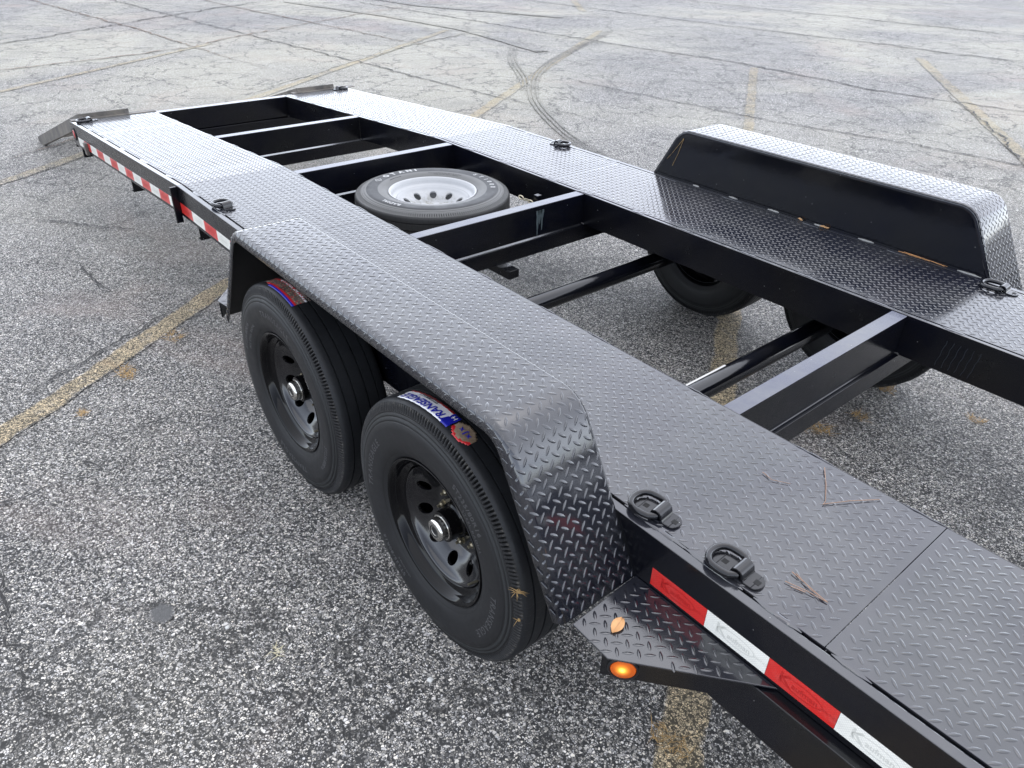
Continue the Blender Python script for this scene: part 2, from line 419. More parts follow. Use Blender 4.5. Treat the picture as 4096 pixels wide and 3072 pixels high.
# ================================================================== GROUND
def ground():
    n = 40; L = 260
    v = [(-40 + L * (i / n - .5), 20 + L * (j / n - .5), 0) for i in range(n + 1) for j in range(n + 1)]
    f = [(i * (n + 1) + j, (i + 1) * (n + 1) + j, (i + 1) * (n + 1) + j + 1, i * (n + 1) + j + 1) for i in range(n) for j in range(n)]
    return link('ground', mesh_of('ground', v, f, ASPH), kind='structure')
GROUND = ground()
_rz = [0]
def ribbon(name, pts, width, m, z, jag=.0, step=.05, parent=None, kind='structure', wjit=.3, taper=False):
    P = []; _rz[0] += 1; z += .00012 * _rz[0]
    for a, b in zip(pts[:-1], pts[1:]):
        a = np.array(a, float); b = np.array(b, float); k = max(2, int(np.linalg.norm(b - a) / step))
        for i in range(k): P.append(a + (b - a) * i / k)
    P.append(np.array(pts[-1], float)); P = np.array(P); N = len(P)
    if jag:
        wander = np.cumsum(rng.normal(0, 1, (N, 2)), 0); wander -= np.linspace(0, 1, N)[:, None] * wander[-1]
        P = P + wander * jag * .35 + rng.normal(0, jag, (N, 2))
    T = np.gradient(P, axis=0); T /= np.linalg.norm(T, axis=1)[:, None] + 1e-9
    Nn = np.stack([-T[:, 1], T[:, 0]], 1)
    w = width * (1 + wjit * rng.normal(0, 1, N)).clip(.3, 2)
    if taper: w *= np.clip(np.minimum(np.arange(N), N - 1 - np.arange(N)) / (N * .25), .15, 1)
    v = []; uv = []; f = []
    for i in range(N):
        v += [(*(P[i] + Nn[i] * w[i] / 2), z), (*(P[i] - Nn[i] * w[i] / 2), z)]; uv += [(i * .1, 0), (i * .1, 1)]
        if i: f.append((2 * i - 2, 2 * i - 1, 2 * i + 1, 2 * i))
    return link(name, mesh_of(name, v, f, m, uv=uv), parent, kind=kind)
# painted stall lines: parallel, 2.74 m apart
D = np.array([-.5575, .830]); NRM = np.array([.830, .5575])
def stall(c, s0, s1, m, w=.125):
    base = NRM * c
    ribbon('parking_line', [base + D * s0, base + D * s1], w, m, .004, .004, .12, wjit=.06)
stall(.505, -3.0, 4.6, LINE); stall(.505, 4.6, 10.4, LINE_FAR)
stall(-2.245, -3.0, 4.3, LINE); stall(-2.26, 4.3, 13.2, LINE_FAR)
stall(-4.86, -2.0, 4.0, LINE_FAR, .12); stall(-4.78, 4.0, 12, LINE_FAR, .12)
stall(-7.45, -2.0, 9, LINE_FAR, .1)
stall(3.0, 3.5, 12.5, LINE_FAR, .16)
ribbon('parking_line', [(-13.9, 13.4), (-11.6, 11.6)], .16, LINE_FAR, .004, .01, .12, wjit=.1)
# cracks and joints
def crack(pts, w=.012, m=CRACK, jag=.008, z=.008, step=.05): ribbon('pavement_crack', pts, w, m, z, jag, step, taper=True)
crack([(-24, 3.3), (-17.8, 3.8), (-14.8, 4.02), (-11.9, 4.29), (-8.9, 4.5), (-5.8, 4.68), (-3.0, 5.0)], .028, CRACK, .02, step=.1)
crack([(-24, 4.8), (-17.1, 5.35), (-12.6, 5.73), (-9.66, 5.92), (-7.35, 6.0)], .036, RUSTY, .02, .0075, .1)
crack([(-7.35, 6.02), (-4.56, 6.17), (-3.4, 6.3), (-2.06, 6.64), (-1.24, 6.72), (1.5, 7.1)], .022, CRACK, .012)
crack([(-20, 7.9), (-14, 8.4), (-10.47, 8.64), (-8.27, 8.83), (-5.75, 9.17), (-3.68, 9.0), (-1.95, 9.28), (2, 9.7)], .035, CRACK, .02, step=.08)
crack([(-24, 1.9), (-18.5, 2.32), (-14, 2.77), (-11, 2.98), (-8.8, 3.13)], .036, RUSTY, .02, .0075, .1)
crack([(-10, -2.4), (-10.5, 1.2), (-10.7, 2.06), (-10.96, 3.0), (-11.85, 4.33), (-12.57, 5.73), (-13.47, 7.42), (-14.6, 10)], .034, RUSTY, .025, .0085, .1)
crack([(-11.2, -2.0), (-12.63, .77), (-14.16, 3.09), (-14.9, 4.05), (-15.5, 5.13), (-17, 8)], .04, CRACK, .03, .0085, .1)
crack([(-7.26, 2.03), (-8.1, 3.3), (-8.83, 4.46), (-9.66, 5.92), (-10.6, 8.7)], .03, SEAL, .025, .007, .1)
crack([(-20, 11.4), (-14, 11.9), (-9, 12.5), (-4, 13.1), (1, 13.8)], .04, CRACK, .03, step=.12)
crack([(-22, 14.6), (-15, 15.3), (-8, 16.2), (0, 17.2)], .045, CRACK, .03, step=.15)
crack([(-24, 18.4), (-15, 19.5), (-6, 20.8)], .06, RUSTY, .03, step=.15)
crack([(-3.67, -.365), (-3.52, -.358), (-3.33, -.355), (-3.2, -.338), (-3.07, -.298)], .014, CRACK, .006, step=.03)
crack([(-1.743, -.667), (-1.732, -.607), (-1.738, -.475), (-1.743, -.401)], .008, CRACK, .005, step=.03)
crack([(-1.616, -.333), (-1.6, -.264)], .007, CRACK, .004, step=.03)
crack([(-1.649, -.831), (-1.548, -.78)], .009, CRACK, .004, step=.03)
crack([(-1.579, -.673), (-1.585, -.61)], .008, CRACK, .004, step=.03)
crack([(-1.52, -1.25), (-1.558, -1.119), (-1.541, -1.02), (-1.56, -.963), (-1.57, -.894)], .010, CRACK, .005, step=.03)
crack([(-1.3, -1.17), (-1.18, -1.173), (-1.036, -1.179), (-.956, -1.198), (-.871, -1.205), (-.79, -1.183), (-.657, -1.2), (-.6, -1.173), (-.515, -1.174), (-.432, -1.196)], .010, CRACK, .006, step=.025)
crack([(-4.65, -.48), (-4.57, -.42), (-4.37, -.255), (-4.04, .007), (-3.95, .1)], .014, CRACK, .008, step=.04)
crack([(-2.2, -1.0), (-2.45, -.6), (-2.58, -.32), (-2.78, .0)], .012, CRACK, .008, .008, .03)
crack([(-6.2, -.3), (-6.6, .5), (-7.1, 1.0)], .02, RUSTY, .02, .0075)
crack([(-3.3, 9.9), (-2.0, 8.3), (-1.1, 6.9), (-.2, 5.5)], .02, CRACK, .02, .009)
crack([(-5.6, 7.0), (-4.9, 7.6), (-4.4, 9.1)], .014, CRACK, .015)
crack([(-8.3, 9.9), (-7.2, 11.1), (-6.5, 12.9)], .02, CRACK, .02)
crack([(-13.2, 9.5), (-11.4, 10.2), (-9.6, 12.4)], .022, CRACK, .02)
def smooth_path(p, k=8):
    p = [np.array(q, float) for q in p]; p = [2 * p[0] - p[1]] + p + [2 * p[-1] - p[-2]]; out = []
    for i in range(1, len(p) - 2):
        for j in range(k):
            t = j / k; a, b, c, d = p[i - 1:i + 3]
            out.append(.5 * (2 * b + (c - a) * t + (2 * a - 5 * b + 4 * c - d) * t * t + (3 * b - a - 3 * c + d) * t ** 3))
    return np.array(out + [p[-2]])
for pts in ([(-9.3, 10.1), (-8.85, 9.42), (-7.49, 7.05), (-6.69, 5.94), (-5.84, 5.12), (-5.16, 4.63), (-4.2, 4.11), (-3.65, 3.91), (-2.9, 3.7)],
            [(-8.9, 7.4), (-7.69, 6.34), (-6.55, 5.58), (-5.89, 5.05)]):
    p = smooth_path(pts); t = np.gradient(p, axis=0); t /= np.linalg.norm(t, axis=1)[:, None]; nn = np.stack([-t[:, 1], t[:, 0]], 1)
    for o in (-.05, 0, .05):
        ribbon('tyre_mark', [tuple(q) for q in p + nn * o], .026, SKID, .006, .001, .1, wjit=.12, taper=True)
ribbon('tyre_mark', [(-16, 6.8), (-13, 7.4), (-10.5, 7.6), (-8, 7.2)], .22, SKID2, .0055, .004, .2, wjit=.1)
ribbon('tyre_mark', [(-18, 8.6), (-14, 9.0), (-11, 10.4)], .2, SKID2, .0055, .004, .2, wjit=.1)
def blob(name, c, rx, ry, m, z, rot=0):
    N = 28; v = [(c[0], c[1], z)]; uv = [(0, .5)]
    for i in range(N):
        a = 2 * math.pi * i / N; k = 1 + random.uniform(-.1, .1)
        x, y = rx * k * math.cos(a), ry * k * math.sin(a)
        v.append((c[0] + x * math.cos(rot) - y * math.sin(rot), c[1] + x * math.sin(rot) + y * math.cos(rot), z)); uv.append((0, .92))
    return link(name, mesh_of(name, v, [(0, i + 1, (i + 1) % N + 1) for i in range(N)], m, uv=uv), kind='structure')
blob('tar_spot', (-.716, -.833), .042, .036, TAR, .004)

# ================================================================== TRAILER
TR = root('car_trailer', (-1.2, W / 2, 0), label='long black steel car trailer with treadplate runways and an open centre, standing on the lot', cat='trailer')
def near(y): return y
def far(y): return W - y
SIDES = (near, far)

# ---- tread lugs: low pointed lens shapes standing proud of the plate
def lug_shape(n=10):
    a, b = .0138, .0044; v = []
    for sc, z in ((1.0, -.0002), (.74, .0010)):
        for i in range(n):
            t = 2 * math.pi * i / n; v.append((a * sc * math.cos(t), b * sc * math.copysign(abs(math.sin(t)) ** 1.3, math.sin(t)), z))
    v.append((0, 0, .00112)); f = []
    for i in range(n):
        j = (i + 1) % n; f += [(i, j, n + j), (i, n + j, n + i), (n + i, n + j, 2 * n)]
    return np.array(v), np.array(f)
LV, LF = lug_shape(10)
def lugs(name, x0, x1, y0, y1, fn, parent, keep=None, org=(.369, .156), m=None, flip=False):
    """fill the sheet parameter rectangle with alternating lugs; fn maps (u,v,h) arrays to xyz"""
    p = .0322; cs = []
    i0, i1 = math.floor((x0 - org[0]) / p) - 1, math.ceil((x1 - org[0]) / p) + 1
    j0, j1 = math.floor((y0 - org[1]) / p) - 1, math.ceil((y1 - org[1]) / p) + 1
    for i in range(i0, i1 + 1):
        for j in range(j0, j1 + 1):
            for k, (dx, dy, an) in enumerate(((0, 0, R(-40)), (p / 2, -p / 2, R(48)))):
                x, y = org[0] + i * p + dx, org[1] + j * p + dy
                if x0 + .008 <= x <= x1 - .008 and y0 + .006 <= y <= y1 - .006 and (keep is None or keep(x, y)): cs.append((x, y, an))
    c = np.array(cs); n = len(c)
    ca, sa = np.cos(c[:, 2])[:, None], np.sin(c[:, 2])[:, None]
    u = c[:, 0][:, None] + LV[:, 0] * ca - LV[:, 1] * sa
    w = c[:, 1][:, None] + LV[:, 0] * sa + LV[:, 1] * ca
    # slightly uneven rolling height
    h = LV[:, 2][None, :] * (1 + rng.normal(0, .08, n))[:, None]
    V = fn(u.ravel(), w.ravel(), h.ravel())
    F = (LF[None] + (np.arange(n) * len(LV))[:, None, None]).reshape(-1, 3)
    return link(name, big_mesh(name, V, F, m or PLATE), parent, kind='stuff')

# ---- deck plates
def zdv(x): return np.where(x > BEND, 0.0, (x - BEND) * .0566)
def deck_plate(x0, x1, side, first):
    f = near if side == 0 else far
    ya, yb = .0325, (W1 - .004 if side == 0 else W1 - .024)
    xs = [x1] + ([BEND] if x0 < BEND < x1 else []) + [x0]
    mb = MB()
    mb.extrude([(ya, -.005), (yb, -.005), (yb, 0), (ya, 0)], [(lambda X: (lambda y, z: (X, f(y), H + z + zd(X))))(X) for X in xs])
    pl = mb.obj('deck_plate', PLATE, TR, bevel=.0012)
    lugs('tread', x0, x1, ya, yb, lambda u, w, h: np.stack([u, w if side == 0 else W - w, H + zdv(u) + h], 1), pl)
    return pl
for s, cuts in ((0, (2.4, .796, -1.667, -4.15, TAIL + .02)), (1, (1.6, .72, -1.632, -4.15, TAIL + .02))):
    for a, b in zip(cuts[1:], cuts[:-1]): deck_plate(a + .0007, b - .0007, s, 0)
# ---- side rails (6 inch channels), inner stringers
RAIL = [(0, 0), (.024, 0), (.024, -.012), (.05, -.012), (.05, -.016), (.006, -.02), (.006, -.1444), (.05, -.1464), (.05, -.1524), (0, -.1524)]
INN = [(W1, -.001), (W1, -.1524), (W1 - .04, -.1524), (W1 - .04, -.146), (W1 - .006, -.146), (W1 - .006, -.012), (W1 - .05, -.012), (W1 - .05, -.009), (W1 - .003, -.009), (W1 - .003, -.001)]
INF = [(W1, 0), (W1, -.1524), (W1 - .04, -.1524), (W1 - .04, -.146), (W1 - .006, -.146), (W1 - .006, -.016), (W1 - .05, -.016), (W1 - .05, -.012), (W1 - .016, -.012), (W1 - .016, 0)]
rails = []
for f, inn in ((near, INN), (far, INF)):
    mk = lambda prof: MB().extrude(prof, [(lambda X: (lambda y, z: (X, f(y), H + z + zd(X))))(X) for X in XS])
    for nm, prof_, bw in (('side_rail', RAIL, .0035), ('stringer', inn, .0025)):
        o = mk(prof_).obj(nm, [WEBP, PLATE], TR, bevel=bw)
        for q in o.data.polygons:
            if q.normal.z > .9 and q.center.z - zd(q.center.x) > H - .03: q.material_index = 1
# weld stitches bridging the slots
def bead(mb, x0, x1, y, w, zf, n=None):
    n = n or max(3, int((x1 - x0) / .012)); v = []; f = []
    for i in range(n + 1):
        x = x0 + (x1 - x0) * i / n; e = math.sin(math.pi * min(1, max(.12, i / n if i < n / 2 else 1 - i / n) * 3) / 2) if 0 < i < n else .15
        ww = w * e * random.uniform(.8, 1.15); hh = .0022 * e * random.uniform(.6, 1.3); yy = y + random.uniform(-.001, .001)
        z = zf(x)
        v += [(x, yy - ww, z - .004), (x, yy - ww * .7, z + hh * .8), (x, yy, z + hh), (x, yy + ww * .7, z + hh * .8), (x, yy + ww, z - .004)]
        if i:
            o = 5 * i
            for k in range(4): f.append((o - 5 + k, o + k, o + k + 1, o - 4 + k))
    mb.add(v, f)
for f in SIDES:
    mb = MB()
    for y, period in ((.028, .38), (W1 - .012 if f is far else W1 - .0035, .33)):
        x = 2.0
        while x > TAIL + .1:
            L = random.uniform(.08, .15)
            bead(mb, x - L, x, f(y), .008 if y < .1 or f is far else .003, lambda X: H + zd(X))
            x -= period * random.uniform(.75, 1.2)
    if f is near:
        for a, b in ((.29, .475), (.50, .615), (.64, .75)): bead(mb, a, b, .028, .0095, lambda X: H)
    mb.obj('weld_seam', PLATE, TR, smooth=60, kind='stuff')
# ---- cross members between the stringers with a shallow beam under each
CX = [.233, -1.366, -2.449, -3.53, -4.665]
for i, x in enumerate(CX):
    d = zd(x); dx = .056; t = H + d - .0025
    mb = MB(); e = .0012
    a, b = W1 + e, WI - e
    prof = [(x, t), (x, t - .008), (x - .006, t - .012), (x - .006, H + d - .149), (x - .046, H + d - .149), (x - .046, H + d - .1505), (x - .012, H + d - .1505), (x - .012, t - .012), (x - dx, t - .008), (x - dx, t)]
    prof = [(x, t), (x, t - .146), (x - .006, t - .146), (x - .006, t - .007), (x - dx, t - .007), (x - dx, t)]
    mb.extrude(prof, [(lambda Y: (lambda X, Z: (X, Y, Z)))(Y) for Y in (a, b)])
    cm = mb.obj('crossmember', [WEBP, TOPP], TR, bevel=.0022)
    for q in cm.data.polygons:
        if q.normal.z > .9 and q.center.z > t - .003: q.material_index = 1
    zt_, zb_ = H + d - .1540, H + d - .1540 - .0762
    xf = x + .013
    prof = [(xf, zt_), (xf, zb_), (xf - .036, zb_), (xf - .036, zb_ + .005), (xf - .005, zb_ + .005), (xf - .005, zt_ - .006), (xf - .036, zt_ - .006), (xf - .036, zt_)]
    MB().extrude(prof, [(lambda Y: (lambda X, Z: (X, Y, Z)))(Y) for Y in (.012, W - .012)]).obj('floor_beam', WEBP, TR, bevel=.0015)
    mb = MB()
    for y in (W1 + .004, WI - .004): mb.add([(x + .004 + .012 * math.cos(k), y + .006 * math.sin(k * 2), zt_ + .002 + .008 * abs(math.sin(k))) for k in range(6)], [(0, 1, 2), (0, 2, 3), (0, 3, 4), (0, 4, 5)])
    if i in (1, 2, 3):
        bead(mb, 0, .001, 0, .0001, lambda X: zt_, 3)
    mb.obj('weld_bead', WELD, TR, smooth=60, kind='stuff')
for xm in ():      # hidden intermediate beams whose ends show below the rails
    d = zd(xm); MB().box(xm - .036, xm, .012, W1 - .02, H + d - .230, H + d - .154).obj('floor_beam', WEBP, TR, bevel=.0015)
    MB().box(xm - .036, xm, W - W1 + .02, W - .012, H + d - .230, H + d - .154).obj('floor_beam', WEBP, TR, bevel=.0015)
# tail sill plate, splice plates at the bend
MB().box(TAIL - .008, TAIL, 0, W, H + zd(TAIL) - .17, H + zd(TAIL) - .002).obj('tail_sill', WEBP, TR, bevel=.002)
for f in SIDES:
    y0, y1 = sorted((f(-.032), f(-.0005)))
    MB().box(-2.617, -2.604, y0, y1, H - .185, H - .008).obj('stake_plate', WEBP, TR, bevel=.002)
# long lower tongue beams
for f in SIDES:
    pr_ = [(-.027, -.154), (.03, -.154), (.03, -.160), (-.021, -.160), (-.021, -.276), (.03, -.276), (.03, -.282), (-.027, -.282)]
    MB().extrude(pr_, [(lambda X: (lambda y, z: (X, f(y), H + z)))(X) for X in (FRONT, .46)]).obj('tongue_beam', WEBP, TR, bevel=.0022)
# ---- conspicuity tape, six inch pieces with printed emblem
ZT = .5912
def emblem(word_mat, detailed):
    mb = MB(); k = 26; rx, ry = .047, .0165
    vo = [(rx * math.cos(2 * math.pi * i / k), ry * math.sin(2 * math.pi * i / k)) for i in range(k)]
    vi = [(x * .955, y * .89) for x, y in vo]
    mb.add([(x, 0, y) for x, y in vo + vi], [(i, (i + 1) % k, k + (i + 1) % k, k + i) for i in range(k)])
    for txt, size, ox, oz in ((('K', .040, -.036, .001), ('aufman', .0195, .008, -.001)) if detailed else (('Kaufman', .019, 0, 0),)):
        v, f = text_mesh(txt, size, 0, 1.0, .0006 if txt == 'K' else .0003)
        mb.add([(p[0] + ox, 0, p[1] + oz) for p in v], f)
    if detailed:
        v, f = text_mesh('DOT-C2', .008, 0); mb.add([(p[0] * 1.0 + .062, 0, p[1] - .001) for p in v], f)
    return mb
emb = {}
def tape_piece(xa, xb, zref, colr, f, detailed, slope=0):
    """zref: height of the top edge; the piece sticks to the outer face of the rail"""
    s = -1 if f is near else 1; y = f(0); mb = MB()
    th = .0009
    v = [(X, y + s * (-.001 if k else th), z - dz) for X, z in ((xa, zref(xa)), (xb, zref(xb))) for k in (0, 1) for dz in (0, .0508)]
    mb.add(v, [(0, 4, 5, 1), (2, 3, 7, 6), (0, 2, 6, 4), (1, 5, 7, 3), (0, 1, 3, 2), (4, 6, 7, 5)])
    o = mb.obj('reflector_tape', RED if colr else WHT, TR)
    if f is near:
        key = (colr, detailed)
        if key not in emb: e = emblem(None, detailed); emb[key] = mesh_of('emblem', e.v, e.f, REDL if colr else WHTL)
        em = link('emblem', emb[key], o)
        xc = (xa + xb) / 2; zc = (zref(xa) + zref(xb)) / 2 - .0254
        em.location = (xc, y - .0014, zc); em.rotation_euler = (0, -math.atan(slope), 0)
    return o
tz = lambda X: ZT + zd(X)
for f in SIDES:
    x = .4137; k = 1
    while x < 2.3: tape_piece(x + .0004, x + .1520, tz, k % 2, f, True); x += .1524; k += 1
    x = -2.600; k = 1
    while x < -1.55: tape_piece(x + .0004, x + .1520, tz, k % 2, f, False); x += .1524; k += 1
    x = -2.620; k = 0
    while x > TAIL + .16: tape_piece(x - .1520, x - .0004, tz, k % 2, f, False, .0566); x -= .1524; k += 1
# ---- fenders: a treadplate sheet wrapped over the wheels
def fillet_path(pts, rads, nseg=7):
    out = [Vector(pts[0])]
    for i in range(1, len(pts) - 1):
        p, a, b = Vector(pts[i]), Vector(pts[i - 1]), Vector(pts[i + 1]); u = (a - p).normalized(); w = (b - p).normalized()
        ang = u.angle(w); d = rads[i - 1] / math.tan(ang / 2); c = p + (u + w).normalized() * (rads[i - 1] / math.sin(ang / 2))
        s = p + u * d; e = p + w * d
        for k in range(nseg + 1):
            q = s.lerp(e, k / nseg) - c; out.append(c + q.normalized() * rads[i - 1])
    out.append(Vector(pts[-1])); return out
class Path2:
    def __init__(s, pts):
        s.p = np.array([tuple(q) for q in pts]); d = np.linalg.norm(np.diff(s.p, axis=0), axis=1); s.s = np.concatenate([[0], np.cumsum(d)]); s.L = s.s[-1]
        t = np.gradient(s.p, s.s, axis=0); t /= np.linalg.norm(t, axis=1)[:, None]; s.t = t
    def at(s, u):
        return np.stack([np.interp(u, s.s, s.p[:, k]) for k in (0, 1)], 1), np.stack([np.interp(u, s.s, s.t[:, k]) for k in (0, 1)], 1)
FP = Path2(fillet_path([(.372, .5315), (.150, HF), (-1.265, HF), (-1.503, .505)], [.10, .10], 9))      # (x, z) front to rear
CP = Path2(fillet_path([(.0, -.018), (.0, 0), (-FW - .012, 0), (-FW - .012, -.034)], [.010, .020], 7)) # (y, d) inner edge to outer lip
CPF = Path2(fillet_path([(.0, -.018), (.0, 0), (-.272, 0), (-.272, -.034)], [.010, .020], 7))
def fmap(side):
    CP_ = CP if side == 0 else CPF
    def fn(u, w, h):
        P, T = FP.at(u); Q, TQ = CP_.at(w)
        n = np.stack([T[:, 1], -T[:, 0]], 1); n *= np.sign((n[:, 1] + .35 * n[:, 0] * np.sign(P[:, 0] + .55)))[:, None]
        ny, nd = -TQ[:, 1], TQ[:, 0]; sg = np.sign(nd - ny * 0 + 1e-9)
        # outward normal of the cross profile
        ny, nd = np.where(TQ[:, 0] < 0, TQ[:, 1], TQ[:, 1]), -TQ[:, 0]
        d = Q[:, 1] + h * nd; y = Q[:, 0] + h * ny
        x = P[:, 0] + n[:, 0] * d; z = P[:, 1] + n[:, 1] * d
        return np.stack([x, y if side == 0 else W - y, z], 1)
    return fn
for side in (0, 1):
    fn = fmap(side); us, ws = FP.s, (CP if side == 0 else CPF).s
    g = fn(np.repeat(us, len(ws)), np.tile(ws, len(us)), np.zeros(len(us) * len(ws)))
    nw = len(ws); fc = [(i * nw + j, i * nw + j + 1, (i + 1) * nw + j + 1, (i + 1) * nw + j) for i in range(len(us) - 1) for j in range(nw - 1)]
    mb = MB(); mb.add([tuple(p) for p in g], fc)
    fo = mb.obj('fender', [PLATE, CAVITY], TR, smooth=30)
    # make sure normals point outwards, then thicken inwards
    me = fo.data; up = max(me.polygons, key=lambda q: q.area)
    if up.normal.z < 0: me.flip_normals()
    so = fo.modifiers.new('thickness', 'SOLIDIFY'); so.thickness = .005; so.offset = -1; so.material_offset = 1; so.material_offset_rim = 0
    lugs('tread', 0, FP.L, 0, (CP if side == 0 else CPF).L, fn, fo, org=(.012, .02))
    # inner side panel
    prof = [tuple(p) for p in FP.p]; ypl = (-.0045, -.0008) if side == 0 else (W + .0008, W + .0045)
    inset = [(x, z - .004) for x, z in prof]
    mb = MB(); mb.extrude(inset, [(lambda Y: (lambda X, Z: (X, Y, Z)))(Y) for Y in ypl]); po = mb.obj('fender_panel', PAINT, TR)
    # uneven stitch welds where the panel meets the deck
    mb = MB()
    f = near if side == 0 else far
    for a, b in ((-1.14, -1.10), (-.92, -.87), (-.70, -.64), (-.46, -.41), (-.25, -.18), (.165, .255)):
        bead(mb, a, b, f(.004), .005, lambda X: H + .002)
    mb.obj('weld_bead', PALEW, TR, smooth=60, kind='stuff')
    # small steps at each end
    for end in (0, 1):
        if end == 0: out = [(.371, 0), (.381, -.212), (.490, -.216), (.752, -.0015), (.60, 0)]; org = (.395, -.158)
        else: out = [(-1.492, 0), (-1.502, -.212), (-1.585, -.224), (-1.84, -.0015), (-1.70, 0)]; org = (-1.55, -.158)
        zs = .5312; ff = (lambda y: y) if side == 0 else (lambda y: W - y)
        out = [(x, -.0008 if y > -.002 else y) for x, y in out]
        mb = MB(); mb.extrude(out, [lambda x, y: (x, ff(y), zs - .005), lambda x, y: (x, ff(y), zs)])
        sp = mb.obj('step_plate', PLATE, TR, bevel=.0015)
        poly = out
        def inside(x, y, poly=poly):
            c = False; j = len(poly) - 1
            for i in range(len(poly)):
                if (poly[i][1] > y) != (poly[j][1] > y) and x < (poly[j][0] - poly[i][0]) * (y - poly[i][1]) / (poly[j][1] - poly[i][1]) + poly[i][0]: c = not c
                j = i
            return c
        kp = lambda x, y: all(inside(x + a, y + b) for a, b in ((.007, 0), (-.007, 0), (0, .007), (0, -.007)))
        xs_ = [p[0] for p in out]
        lugs('tread', min(xs_), max(xs_), -.23, 0, lambda u, w, h, ff=ff, zs=zs: np.stack([u, ff(w), zs + h], 1), sp, kp, org)
        # skirt below the slanted edge and the outer edge, with a lamp in the front ones
        p2, p3, p1 = np.array(out[2]), np.array(out[3]), np.array(out[1])
        sg = 1 if end == 0 else -1
        a = p2 + (p2 - p3) / np.linalg.norm(p2 - p3) * .012
        mb = MB(); dirv = (p3 - a) / np.linalg.norm(p3 - a); nv = np.array([dirv[1], -dirv[0]]); nv *= np.sign(nv @ np.array([sg, -1]))
        b = p3 + dirv * -.03
        pts = [a - nv * .009, b - nv * .009, b - nv * .015, a - nv * .015]
        mb.extrude([tuple(q) for q in pts], [lambda x, y: (x, ff(y), zs - .0665), lambda x, y: (x, ff(y), zs - .0055)])
        sk = mb.obj('step_skirt', WEBP, TR, bevel=.0012)
        if end == 0:
            # round clearance lamp, grommet and lens, on the slanted skirt
            cpos = a + dirv * .047 - nv * .0085
            ax = np.array([nv[0], nv[1]]); yaw = math.atan2(ax[1], ax[0]) + math.pi / 2 if side == 0 else math.atan2(-ax[1], ax[0]) + math.pi / 2
            for nm, prof_, mm in (('lamp_grommet', [(.0280, .001), (.0330, .0005), (.0330, -.003), (.0315, -.0052), (.0292, -.0052), (.0280, -.003)], RUB),
                                  ('marker_lamp', [(0, -.0090), (.012, -.0083), (.020, -.0066), (.0265, -.0038), (.0278, .0005)], AMBER if side == 0 else LENS_R)):
                mb = MB(); mb.lathe(prof_, 40, closed=nm == 'lamp_grommet'); o = mb.obj(nm, mm, sk, smooth=40)
                o.location = (cpos[0], ff(cpos[1]), zs - .0345); o.rotation_euler = (0, 0, yaw)
# ---- wheels
TP = [(.206, .078), (.214, .084), (.224, .0895), (.231, .096), (.236, .097), (.240, .1005), (.262, .1065), (.290, .1095), (.312, .1095), (.330, .1085), (.3325, .1058),
      (.3345, .1062), (.3425, .1052), (.345, .1016), (.347, .1018), (.3535, .1012), (.3555, .0984), (.3575, .0990), (.3595, .0984), (.362, .0975), (.372, .0945), (.376, .0932),
      (.3825, .0895), (.3872, .0850), (.3898, .0790), (.3912, .0700), (.3915, .0600), (.3855, .0590), (.3855, .0555), (.3917, .0545), (.3920, .0240), (.3855, .0230), (.3855, .0185), (.3920, .0175), (.3922, 0)]
TYRE = [(r, -y) for r, y in TP] + [(r, y) for r, y in TP[-2::-1]]
def tyre_mesh(m, notch=True):
    nt = len(TP)
    def rad(k, i, r, y):
        ii = i if i < nt else 2 * (nt - 1) - i
        if notch and ii in (19, 20, 21) and k % 3 == 0: return r - .002, y - math.copysign(.0075, y)
        return r, y
    mb = MB(); mb.lathe(TYRE, 630, rad=rad); return mb.mesh('tyre', m, 50)
_r = np.array([p[0] for p in TP[:21]]); _y = np.array([p[1] for p in TP[:21]])
def side_y(r): return -np.interp(r, _r, _y)
def ring_text(mb, txt, size, r0, deg, spacing=1.0, bold=0.0, h=.0009, shear=0.0):
    v, f = text_mesh(txt, size, .5, spacing, bold, shear); zmax = .5
    out = []
    for x, y, z in v:
        r = r0 + y; th = R(deg) + x / r0; lift = h if z > 0 else -.002
        out.append((r * math.sin(th), side_y(r) - lift, r * math.cos(th)))
    mb.add(out, f)
DISC = [(.1812, -.058), (.1770, -.0555), (.1725, -.049), (.1660, -.042), (.1575, -.0365), (.140, -.0235), (.1215, -.0095), (.113, .004), (.106, .008), (.058, .008), (.056, .014), (.106, .0145), (.1165, .011), (.126, -.003), (.142, -.0165), (.1595, -.030), (.168, -.0355), (.1755, -.0425), (.1812, -.050)]
def disc_mesh(m, holes=10):
    a = MB(); a.lathe(DISC, 96, closed=True); oa = a.obj('wheel_disc', m)
    b = MB()
    for k in range(holes):
        th = 2 * math.pi * k / holes; c = Vector((.1405 * math.sin(th), 0, .1405 * math.cos(th))); n = 16
        v = [(c.x + .0190 * math.cos(2 * math.pi * i / n), yy, c.z + .0190 * math.sin(2 * math.pi * i / n)) for yy in (-.06, .06) for i in range(n)]
        b.add(v, [(i, (i + 1) % n, n + (i + 1) % n, n + i) for i in range(n)] + [tuple(range(n - 1, -1, -1)), tuple(range(n, 2 * n))])
    ob = b.obj('cutter', m)
    mo = oa.modifiers.new('b', 'BOOLEAN'); mo.object = ob; mo.operation = 'DIFFERENCE'; mo.solver = 'EXACT'
    dg = bpy.context.evaluated_depsgraph_get(); me = bpy.data.meshes.new_from_object(oa.evaluated_get(dg))
    bpy.data.objects.remove(oa); bpy.data.objects.remove(ob); me.name = 'wheel_disc'; smooth_mesh(me, 32)
    return me
RIMP = [(.2195, -.0945), (.2225, -.0925), (.2225, -.0885), (.2185, -.0860)]
